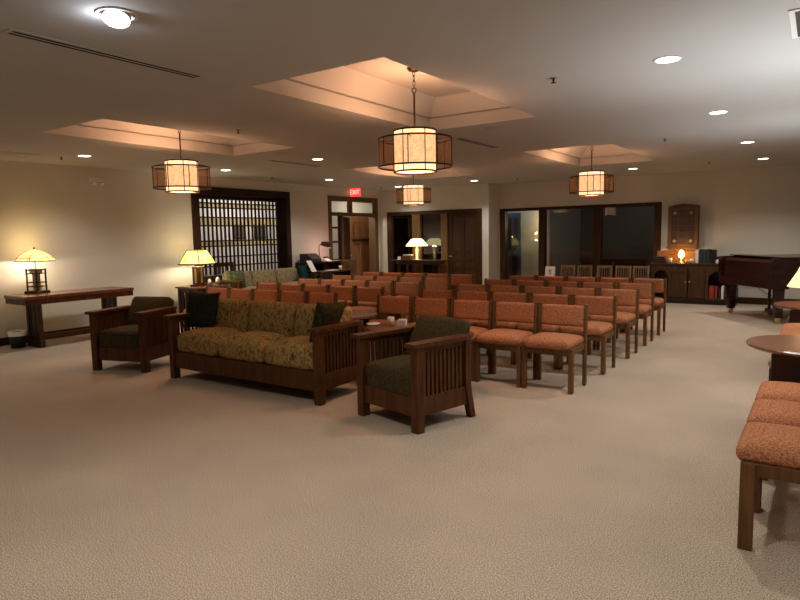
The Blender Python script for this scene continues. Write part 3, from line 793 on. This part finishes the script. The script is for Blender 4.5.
# tiffany style lamp on the console
t = thing('tiffany_lamp', 'table lamp with a domed yellow glass shade on the left console table', 'lamp', (-9.56, 4.42, .76), 20)
MB().box(-.12, .12, -.12, .12, 0, .035).build('base', M['bronze'], t, .006)
mb = MB()
for sx in (-1, 1):
    for sy in (-1, 1): mb.box(sx*.085-.009, sx*.085+.009, sy*.085-.009, sy*.085+.009, .035, .36)
for z in (.10, .16, .29, .345):
    for s in (-1, 1): mb.box(-.10, .10, s*.085-.007, s*.085+.007, z-.007, z+.007); mb.box(s*.085-.007, s*.085+.007, -.10, .10, z-.007, z+.007)
mb.build('open_frame', M['bronze'], t)
MB().box(-.035, .035, -.035, .035, .035, .30).box(-.06, .06, -.06, .06, .30, .36).cyl((0, 0, .36), (0, 0, .47), .012).build('column', M['metal'], t)
MB().lathe([(.265, .475), (.25, .50), (.20, .555), (.13, .60), (.06, .63), (.02, .64)], 32).build('lamp_shade', M['shade_y'], t, smooth=True)
mb = MB().ring(.265, .005, .475, hz=.006)
for k in range(6):
    a = k*PI/3; c, s = math.cos(a), math.sin(a)
    mb.tube([(r*c, r*s, z+.003) for r, z in ((.265, .475), (.25, .50), (.20, .555), (.13, .60), (.06, .63), (.02, .64))], .004, 6)
mb.ring(.235, .003, .521); mb.build('leading', M['tint'], t)
MB().sph((0, 0, .665), .018).cyl((0, 0, .64), (0, 0, .66), .01).build('finial', M['bronze'], t, smooth=True)
light('POINT', (-9.56, 4.42, 1.215), 16, (1, .88, .70), .04); light('POINT', (-9.56, 4.42, 1.48), 4.5, (1, .66, .22), .06)

# lamp on the far round table + the one on the near table (its glow is what lights the ceiling)
def shade_lamp(lab, x, y, z):
    t = thing('shaded_table_lamp', lab, 'lamp', (x, y, z), 0)
    MB().lathe([(.001, 0), (.09, 0), (.085, .02), (.03, .035), (.055, .10), (.06, .15), (.02, .22), (.012, .30), (.001, .30)], 24).build('lamp_base', M['bronze'], t, smooth=True)
    MB().lathe([(.315, .20), (.22, .37), (.14, .58)], 36).build('lamp_shade', M['shade_l'], t, smooth=True)
    light('SPOT', (x, y, z+.50), 150 if y < 6 else 70, (.88, .95, 1.0), .05, (PI, 0, 0), 165, .6)
    light('POINT', (x, y, z+.30), 3, (1, .80, .55), .06)
    return t
shade_lamp('cream cone-shaded lamp at the right edge on the far round table', .03, 8.15, .66)
shade_lamp('cone-shaded lamp on the near round table, out of view', .31, 5.22, .69)

# demilune console before the middle wall
t = thing('demilune_table', 'dark half-round console table before the blinds of the middle wall', 'table', (-8.52, 13.38, 0))
pts = [(.86*math.cos(PI+PI*k/24), .40*math.sin(PI+PI*k/24)) for k in range(25)]
MB().prism(pts, 'z', .845, .87).build('tabletop', M['wood_d'], t, .004)
MB().prism([(u*.85, v*.8) for u, v in pts], 'z', .76, .845).build('apron', M['wood_d'], t)
for x, y in ((-.62, -.07), (.62, -.07), (-.22, -.27), (.22, -.27)): MB().box(x-.03, x+.03, y-.03, y+.03, 0, .76).build('leg', M['wood'], t, .003)
t = thing('mushroom_shade_lamp', 'white-shaded table lamp on the half-round console before the blinds', 'lamp', (-8.44, 13.10, .87))
MB().lathe([(.001, 0), (.12, 0), (.12, .02), (.045, .035), (.045, .28), (.02, .31), (.02, .36), (.001, .36)], 20).build('lamp_base', M['metal'], t, smooth=True)
MB().lathe([(.285, .36), (.25, .40), (.17, .50), (.13, .535), (.06, .545), (.001, .548)], 30).build('lamp_shade', M['shade_w'], t, smooth=True)
light('POINT', (-8.44, 13.10, 1.22), 8, (1, .85, .60), .05)
t = thing('tissue_box', 'beige box on the half-round console left of the lamp', 'box', (-8.72, 13.12, .87))
MB().box(-.14, .14, -.07, .07, 0, .12).build('box_body', M['wood_c'], t, .006)
MB().box(-.13, .13, -.06, .06, .12, .14).build('box_lid', M['frost'], t, .006)
o = MB().box(-.05, .05, -.004, .004, 0, .09, Matrix.Rotation(-.2, 4, 'X')).build('name_card', M['paper']); o.location = (-8.98, 13.08, .872); tag(o, 'small white card standing on the left of the half-round console', 'card')

# ------------------------------------------------------------------ desk by the double door
t = thing('writing_desk', 'dark desk with hutch against the left wall before the double door', 'desk', (-9.50, 10.17, 0))
MB().box(-.36, .40, 0, 1.15, .70, .735).build('desktop', M['wood_d'], t, .004)
MB().box(-.36, .0, 0, 1.20, .90, .93).box(-.36, -.03, 0, .03, .735, .90).box(-.36, -.03, .60, .63, .735, .90).box(-.36, -.03, 1.17, 1.20, .735, .90).box(-.36, -.34, .03, 1.17, .735, .90).build('hutch', M['wood_d'], t, .003)
MB().box(-.345, -.335, .65, 1.15, .74, .89).build('hutch_back', M['wood_c'], t)
MB().box(-.34, .36, .02, .42, 0, .70).box(-.34, .36, 1.09, 1.13, 0, .70).build('pedestal', M['wood_d'], t, .003)
t = thing('wooden_cupboard', 'small oak cupboard standing right of the dark desk', 'cabinet', (-9.60, 11.47, 0))
MB().box(-.26, .26, -.06, .30, 0, .93).build('cupboard_body', M['wood_c'], t, .004)
MB().box(.26, .275, -.03, .27, .05, .88).build('cupboard_door', M['wood_c'], t, .003)
t = thing('printer', 'dark grey printer standing on the left of the desk', 'printer', (-9.60, 10.36, .93))
MB().prism([(-.17, 0), (.2, 0), (.2, .09), (.05, .20), (-.17, .20)], 'y', -.13, .19).build('printer_body', m_plain('printer_grey', (.05, .048, .045), .5), t, .008)
MB().box(.2, .27, -.10, .15, .02, .03).build('paper_tray', M['black'], t)
t = thing('desk_lamp', 'black gooseneck desk lamp glowing pink on the desk near the double door', 'lamp', (-9.56, 10.66, .93))
MB().lathe([(.001, 0), (.07, 0), (.06, .02), (.001, .025)], 18).build('base', M['black'], t, smooth=True)
MB().tube([(0, 0, .02), (0, 0, .36), (.02, .02, .40), (.06, .06, .42), (.1, .12, .40)], .009).build('arm', M['black'], t, smooth=True)
MB().cyl((.04, .06, .42), (.12, .25, .39), .05, .075, 16).build('lamp_head', m_plain('lamp_head_dark', (.05, .012, .012), .5), t)
light('POINT', (-9.46, 10.95, 1.22), 5, (1, .50, .42), .04)
t = thing('telephone', 'small white telephone on the desk under the gooseneck lamp', 'telephone', (-9.52, 10.88, .93))
MB().prism([(-.08, 0), (.08, 0), (.08, .02), (-.08, .07)], 'y', -.08, .08).build('telephone_base', M['white'], t, .005)
MB().tube([(-.03, -.09, .09), (-.02, -.05, .10), (-.02, .05, .10), (-.03, .09, .09)], .018).build('handset', M['black'], t, smooth=True)
o = MB().box(-.1, .1, -.14, .14, 0, .006).build('paper_sheet', M['paper']); o.location = (-9.26, 10.72, .736); tag(o, 'white papers lying on the desktop', 'paper')
o = MB().lathe([(.001, 0), (.035, 0), (.04, .09), (.001, .09)], 16).build('mug', M['paper'], smooth=True); o.location = (-9.22, 11.0, .736); tag(o, 'white mug on the right of the desktop', 'mug')
o = MB().box(-.1, .1, -.003, .003, 0, .28, Matrix.Rotation(-.5, 4, 'X')).build('leaning_folder', M['paper']); o.location = (-9.22, 10.10, .740); o.rotation_euler = (0, 0, PI/2+.2); tag(o, 'white folder leaning on the left end of the desk', 'folder')

# ------------------------------------------------------------------ slat back chairs along the far window
M['wood_s'] = m_wood('slat_chair_oak', (.16, .092, .048), (.29, .175, .095), rough=.5, spec=.25)
def slat_chair(lab, loc, rz):
    t = thing('slat_back_chair', lab, 'chair', loc, rz, 'slat back chairs along the far window')
    W = .325
    for s in (-1, 1): MB().box(s*(W/2-.018)-.018, s*(W/2-.018)+.018, -.19, -.155, 0, .43).build('leg', M['wood_s'], t, .003)
    for s in (-1, 1): MB().prism([(.15, 0), (.185, 0), (.185, .43), (.225, .775), (.195, .775), (.15, .43)], 'x', s*(W/2-.018)-.018, s*(W/2-.018)+.018).build('leg', M['wood_s'], t, .003)
    MB().box(-W/2, W/2, -.20, .19, .43, .455).build('seat', M['wood_s'], t, .005)
    MB().box(-W/2+.03, W/2-.03, .195, .222, .72, .775).build('back_rail', M['wood_s'], t, .003); MB().box(-W/2+.03, W/2-.03, .165, .185, .50, .53).build('back_rail', M['wood_s'], t, .003)
    mb = MB()
    for k in range(5):
        x = -W/2+.065+k*(W-.13)/4; mb.prism([(.170, .52), (.182, .52), (.212, .74), (.200, .74)], 'x', x-.008, x+.008)
    mb.build('back_slats', M['wood_s'], t)
    return t
s0 = None
for x, lab in ((-4.62, 'leftmost slat-back wooden chair before the far window, right of the small picture'), (-4.245, 'second slat-back wooden chair from the left before the far window'),
               (-3.815, 'middle slat-back wooden chair of the five before the far window'), (-3.42, 'fourth slat-back wooden chair from the left before the far window'), (-3.06, 'rightmost slat-back wooden chair beside the sideboard')):
    if s0 is None: s0 = slat_chair(lab, (x, 13.2, 0), 0)
    else: copy_tree(s0, (x, 13.2, 0), 0, lab)
t = thing('low_table', 'small dark table before the far window carrying the little picture', 'table', (-5.05, 13.3, 0))
MB().box(-.30, .22, -.2, .2, .48, .51).build('tabletop', M['wood_d'], t)
for x in (-.26, .18):
    for y in (-.16, .16): MB().box(x-.02, x+.02, y-.02, y+.02, 0, .48).build('leg', M['wood_d'], t)
t = thing('photo_stand', 'small white framed picture standing before the far window left of the slat-back chairs', 'picture', (-4.99, 13.26, .51))
MB().box(-.115, .115, -.008, .008, 0, .235, Matrix.Rotation(-.12, 4, 'X')).build('picture_frame', M['paper'], t, .003)
MB().box(-.03, .03, -.011, -.008, .05, .17, Matrix.Rotation(-.12, 4, 'X')).build('picture_print', M['grey'], t)

# slat chair seen in the room behind the lattice
t = thing('dark_side_chair', 'dark slatted chair behind the lower left of the lattice window', 'chair', (-10.75, 9.05, 0), 90)
for sx in (-1, 1):
    MB().box(sx*.23-.02, sx*.23+.02, -.22, -.18, 0, .45).build('leg', M['wood_d'], t); MB().box(sx*.23-.02, sx*.23+.02, .18, .22, 0, .98).build('leg', M['wood_d'], t)
MB().box(-.25, .25, -.23, .2, .45, .49).build('seat', M['wood_d'], t)
mb = MB().box(-.21, .21, .19, .21, .90, .98).box(-.21, .21, .19, .21, .55, .60)
for k in range(6): mb.box(-.17+k*.068-.012, -.17+k*.068+.012, .195, .205, .60, .90)
mb.build('backrest', M['wood_d'], t)

# ------------------------------------------------------------------ sideboard
SBX0, SBX1, SBY0 = -2.90, -1.32, 13.56
t = thing('sideboard', 'dark wooden sideboard with arched open niches against the far wall', 'sideboard', (0, 0, 0))
MB().box(SBX0-.02, SBX1+.02, SBY0-.02, Y2-.02, .80, .83).build('top', M['wood_sb'], t, .004)
MB().box(SBX0, SBX1, Y2-.05, Y2-.02, .08, .80).build('back_panel', M['wood_d'], t)
for x0 in (SBX0, SBX1-.03): MB().box(x0, x0+.03, SBY0, Y2-.05, .08, .8).build('side_panel', M['wood_sb'], t)
for x0 in (-2.53, -1.87): MB().box(x0, x0+.03, SBY0, Y2-.05, .08, .8).build('partition', M['wood_sb'], t)
MB().box(SBX0, SBX1, SBY0+.03, Y2-.03, 0, .08).build('plinth', M['black'], t)
MB().box(SBX0, SBX1, SBY0, Y2-.05, .08, .12).build('bottom_shelf', M['wood_d'], t)
for a, b in ((SBX0+.03, -2.53), (-1.84, SBX1-.03)):
    cx = (a+b)/2; r = (b-a)/2-.03; pts = [(a, .8), (a, .12+.0), (cx-r, .12), (cx-r, .52)]
    pts += [(cx-r*math.cos(PI*k/10), .52+.17*math.sin(PI*k/10)) for k in range(1, 11)] + [(cx+r, .12), (b, .12), (b, .8)]
    MB().prism(pts, 'y', SBY0, SBY0+.02).build('arched_front', M['wood_sb'], t)
for a, b, kx in ((-2.50, -2.19, -2.22), (-2.18, -1.87, -2.15)):
    d = MB().box(a+.004, b-.004, SBY0-.002, SBY0+.018, .13, .70).build('door', M['wood_sb'], t, .003)
    MB().box(a+.004, a+.05, SBY0-.012, SBY0-.002, .13, .70).box(b-.05, b-.004, SBY0-.012, SBY0-.002, .13, .70).box(a+.05, b-.05, SBY0-.012, SBY0-.002, .64, .70).box(a+.05, b-.05, SBY0-.012, SBY0-.002, .13, .2).build('door_frame', M['wood_sb'], d, .002)
    MB().sph((kx, SBY0-.03, .45), .02).build('knob', M['metal'], d, smooth=True)
MB().box(-2.50, -1.87, SBY0, SBY0+.02, .70, .80).build('drawer_front', M['wood_sb'], t)
MB().box(-2.88, -1.99, Y2-.045, Y2-.022, .83, 1.07).build('gallery_back', M['wood_door'], t, .003)
for x0, w_, h, m, lab in ((-1.80, .10, .26, 'red', 'wide red book in the right niche of the sideboard'), (-1.69, .05, .25, 'red', 'narrow red book beside the wide red one in the niche'), (-1.62, .035, .22, 'navy', 'dark book between the red and white ones in the niche'),
                          (-1.575, .045, .26, 'paper', 'white book in the right niche of the sideboard'), (-1.52, .05, .24, 'navy', 'dark book right of the white one in the niche')):
    o = MB().box(0, w_-.004, 0, .18, 0, h).build('book', M[m], None, .003); o.location = (x0, SBY0+.03, .121); tag(o, lab, 'book', 'books in the sideboard niche')
for k, (x0, w_, h, m, lab) in enumerate(((-2.08, .06, .27, 'paper', 'white binder standing on the sideboard right of the amber lamp'), (-2.01, .07, .28, 'navy', 'first dark binder right of the white one on the sideboard'), (-1.935, .045, .27, 'green', 'thin green binder among the dark ones on the sideboard'),
                          (-1.885, .07, .28, 'navy', 'second dark binder right of the green one on the sideboard'), (-1.81, .10, .27, 'black', 'thick black binder at the end of the row on the sideboard'))):
    o = MB().box(0, w_-.004, 0, .24, 0, h).build('binder', M[m], None, .003); o.location = (x0, 13.70, .831); tag(o, lab, 'binder', 'binders on the sideboard')
t = thing('amber_lamp', 'glowing amber lamp on the sideboard below the wall cabinet', 'lamp', (-2.36, 13.80, .831))
MB().lathe([(.001, 0), (.06, 0), (.05, .02), (.015, .04), (.015, .11), (.001, .11)], 18).build('lamp_base', M['brass'], t, smooth=True)
MB().lathe([(.02, .10), (.055, .13), (.06, .18), (.035, .24), (.02, .26)], 20).build('lamp_globe', M['amberlamp'], t, smooth=True)
light('POINT', (-2.36, 13.76, 1.02), 22, (1, .52, .15), .05)
for x, h, m, lab in ((-2.55, .10, 'frost', 'small frosted candle glass left of the amber lamp'), (-2.14, .09, 'paper', 'small white cup right of the amber lamp'), (-2.22, .06, 'brass', 'little brass bowl right of the amber lamp')):
    o = MB().lathe([(.001, 0), (.03, 0), (.038, h), (.032, h), (.026, .008), (.001, .008)], 16).build('small_cup', M[m], smooth=True); o.location = (x, 13.68, .831); tag(o, lab, 'cup')
t = thing('stacked_trays', 'stack of dark flat trays on the left end of the sideboard', 'tray', (-2.76, 13.76, .83))
for k in range(3): MB().box(-.13+.01*k, .13-.01*k, -.12, .12, .002+k*.045, .042+k*.045).build('tray', M['wood_d'], t, .004)
o = MB().box(-.12, .12, -.08, .08, 0, .07).build('white_box', M['paper'], None, .005); o.location = (-1.58, 13.74, .831); tag(o, 'white box on the right end of the sideboard', 'box')
o = MB().box(-.2, .2, -.1, .1, 0, .03).box(-.2, -.17, -.1, .1, -.10, 0).box(.17, .2, -.1, .1, -.10, 0).build('small_shelf', M['wood_d'], None, .003); o.location = (-1.50, 13.92, .932); tag(o, 'low dark shelf riser on the right end of the sideboard', 'shelf')

# wall cabinet
t = thing('wall_cabinet', 'oak wall cabinet with leaded glass door above the sideboard', 'cabinet', (-2.37, Y2-.002, 0))
yb, yf = 0, -.17
pts = [(-.29, 1.15), (.29, 1.15), (.29, 2.0), (.16, 2.03), (0, 2.05), (-.16, 2.03), (-.29, 2.0)]
MB().prism(pts, 'y', yf+.02, yb).build('cabinet_body', M['wood_cd'], t, .004)
MB().box(-.31, .31, yf-.01, yb, 1.12, 1.15).box(-.27, .27, yf+.01, yb, 1.09, 1.12).build('base_moulding', M['wood_c'], t, .004)
MB().box(-.24, .24, yf+.008, yf+.018, 1.20, 1.96).build('glass_door', M['green_glass'], t)
mb = MB().box(-.29, -.225, yf, yf+.02, 1.15, 1.99).box(.225, .29, yf, yf+.02, 1.15, 1.99).box(-.225, .225, yf, yf+.02, 1.15, 1.21).box(-.225, .225, yf, yf+.02, 1.93, 1.99)
mb.build('door_frame', M['wood_cd'], t, .004)
mb = MB()
for x in (-.085, .085): mb.box(x-.005, x+.005, yf, yf+.010, 1.21, 1.93)
for z in (1.34, 1.47, 1.60, 1.73, 1.84): mb.box(-.225, .225, yf, yf+.010, z-.004, z+.004)
mb.build('leading', M['wood_c'], t)
mb = MB()
for x in (-.155, .155):
    for z in (1.28, 1.86): mb.lathe([(.001, 0), (.05, 0)], 8) if False else mb.cyl((x, yf-.001, z), (x, yf+.008, z), .032, n=8)
mb.build('corner_rosette', M['rosette'], t, label='pale glass rosettes in the door corners')

# ------------------------------------------------------------------ grand piano (keyboard line from far left to near right)
t = thing('grand_piano', 'dark mahogany grand piano with closed lid before the far wall', 'piano', (-.90, 11.78, 0), -55)
W = 1.54; L = 1.62
def rim(off=0):
    pts = [(-W/2+off, .10), (W/2-off, .10), (W/2-off, .75)]
    for k in range(1, 9):
        u = k/8; pts.append((W/2-off-(.80)*(u**1.3)*.95, .75+(L-.75)*(1-(1-u)**1.6)))
    pts += [(-W/2+.25, L+.02-off), (-W/2+.08+off, L-.08-off), (-W/2+off, L-.30)]
    return pts
MB().prism(rim(), 'z', .60, 1.01).build('case', M['piano'], t, .008)
MB().prism([(u*1.01, v*1.005) for u, v in rim()], 'z', 1.012, 1.04).build('lid', M['piano'], t, .004)
MB().box(-W/2, W/2, -.16, .12, .56, .70).build('key_bed', M['piano'], t, .006)
for sx in (-1, 1):
    MB().prism([(-.18, .69), (.10, .69), (.10, 1.035), (-.12, 1.035), (-.18, .97)], 'x', *sorted((sx*W/2, sx*(W/2-.11)))).build('arm_block', M['piano'], t, .012)
MB().prism([(-.15, .70), (.10, .70), (.10, 1.012), (-.10, 1.012), (-.15, .97)], 'x', -W/2+.10, W/2-.10).build('fallboard', M['piano'], t, .004)
MB().box(-W/2-.005, W/2+.005, .02, .30, 1.041, 1.058).build('folded_lid_flap', M['piano'], t, .004)
for x, y in ((-W/2+.10, .02), (W/2-.10, .02), (-.25, 1.25)):
    lg = MB().prism([(x-.065, .56), (x+.065, .56), (x+.055, .42), (x+.032, .10), (x-.032, .10), (x-.055, .42)], 'y', y-.06, y+.06).build('leg', M['piano'], t, .008)
    MB().cyl((x-.015, y, .035), (x+.015, y, .035), .034, n=16).box(x-.03, x+.03, y-.03, y+.03, .06, .10).build('castor', M['brass'], lg)
mb = MB().box(-.25, -.215, .42, .46, .12, .60).box(-.025, .01, .42, .46, .12, .60).box(-.29, .05, .40, .50, .04, .14)
mb.build('pedal_lyre', M['piano'], t, .004)
MB().box(-.19, -.165, .28, .42, .075, .085).box(-.132, -.108, .28, .42, .075, .085).box(-.075, -.05, .28, .42, .075, .085).build('pedal', M['brass'], t)
o = MB().tube([(-1.30, 14.045, .42), (-1.18, 14.04, .36), (-1.05, 14.04, .38), (-.92, 14.04, .30), (-.8, 14.04, .22), (-.7, 14.045, .16)], .006, 6).build('power_cord', M['black']); tag(o, 'thin black cord hanging on the far wall below the piano', 'cord')

# ------------------------------------------------------------------ lights beyond
light('POINT', (-11.5, 10.4, 2.62), 36, (1, .95, .90), .06)
light('POINT', (-11.4, 11.6, 2.62), 18, (1, .95, .90), .06)
light('POINT', (-10.45, 12.3, 2.1), 26, (1, .84, .62), .05)
light('POINT', (-11.6, 13.4, 2.55), 50, (1, .84, .62), .05)

# ------------------------------------------------------------------ world + camera
w = bpy.data.worlds.new('World'); sc.world = w; w.use_nodes = True
bg = w.node_tree.nodes['Background']; bg.inputs[0].default_value = (.02, .018, .015, 1); bg.inputs[1].default_value = .3
F, YAW, PIT, ROL, H = 611.355, math.radians(34.4592), math.radians(-6.0762), math.radians(-1.0875), 1.5161
f = Vector((-math.sin(YAW)*math.cos(PIT), math.cos(YAW)*math.cos(PIT), math.sin(PIT)))
r = Vector((math.cos(YAW), math.sin(YAW), 0)); u = r.cross(f)
r2 = r*math.cos(ROL)+u*math.sin(ROL); u2 = -r*math.sin(ROL)+u*math.cos(ROL)
cam = bpy.data.cameras.new('Camera'); co = bpy.data.objects.new('Camera', cam); COL.objects.link(co)
cam.sensor_width = 36; cam.lens = F/800*36; cam.clip_start = .05; cam.clip_end = 60
mw = Matrix((r2, u2, -f)).transposed().to_4x4(); mw.translation = Vector((0, 0, H)); co.matrix_world = mw
sc.camera = co
sc.view_settings.view_transform = 'Standard'; sc.view_settings.look = 'None'
sc.view_settings.gamma = 1; sc.view_settings.use_curve_mapping = False
sc.view_settings.exposure = 0.0
sc.cycles.max_bounces = 8; sc.cycles.diffuse_bounces = 5; sc.cycles.transparent_max_bounces = 12
sc.cycles.sample_clamp_indirect = 4.0
try: sc.cycles.use_denoising = True
except Exception: pass
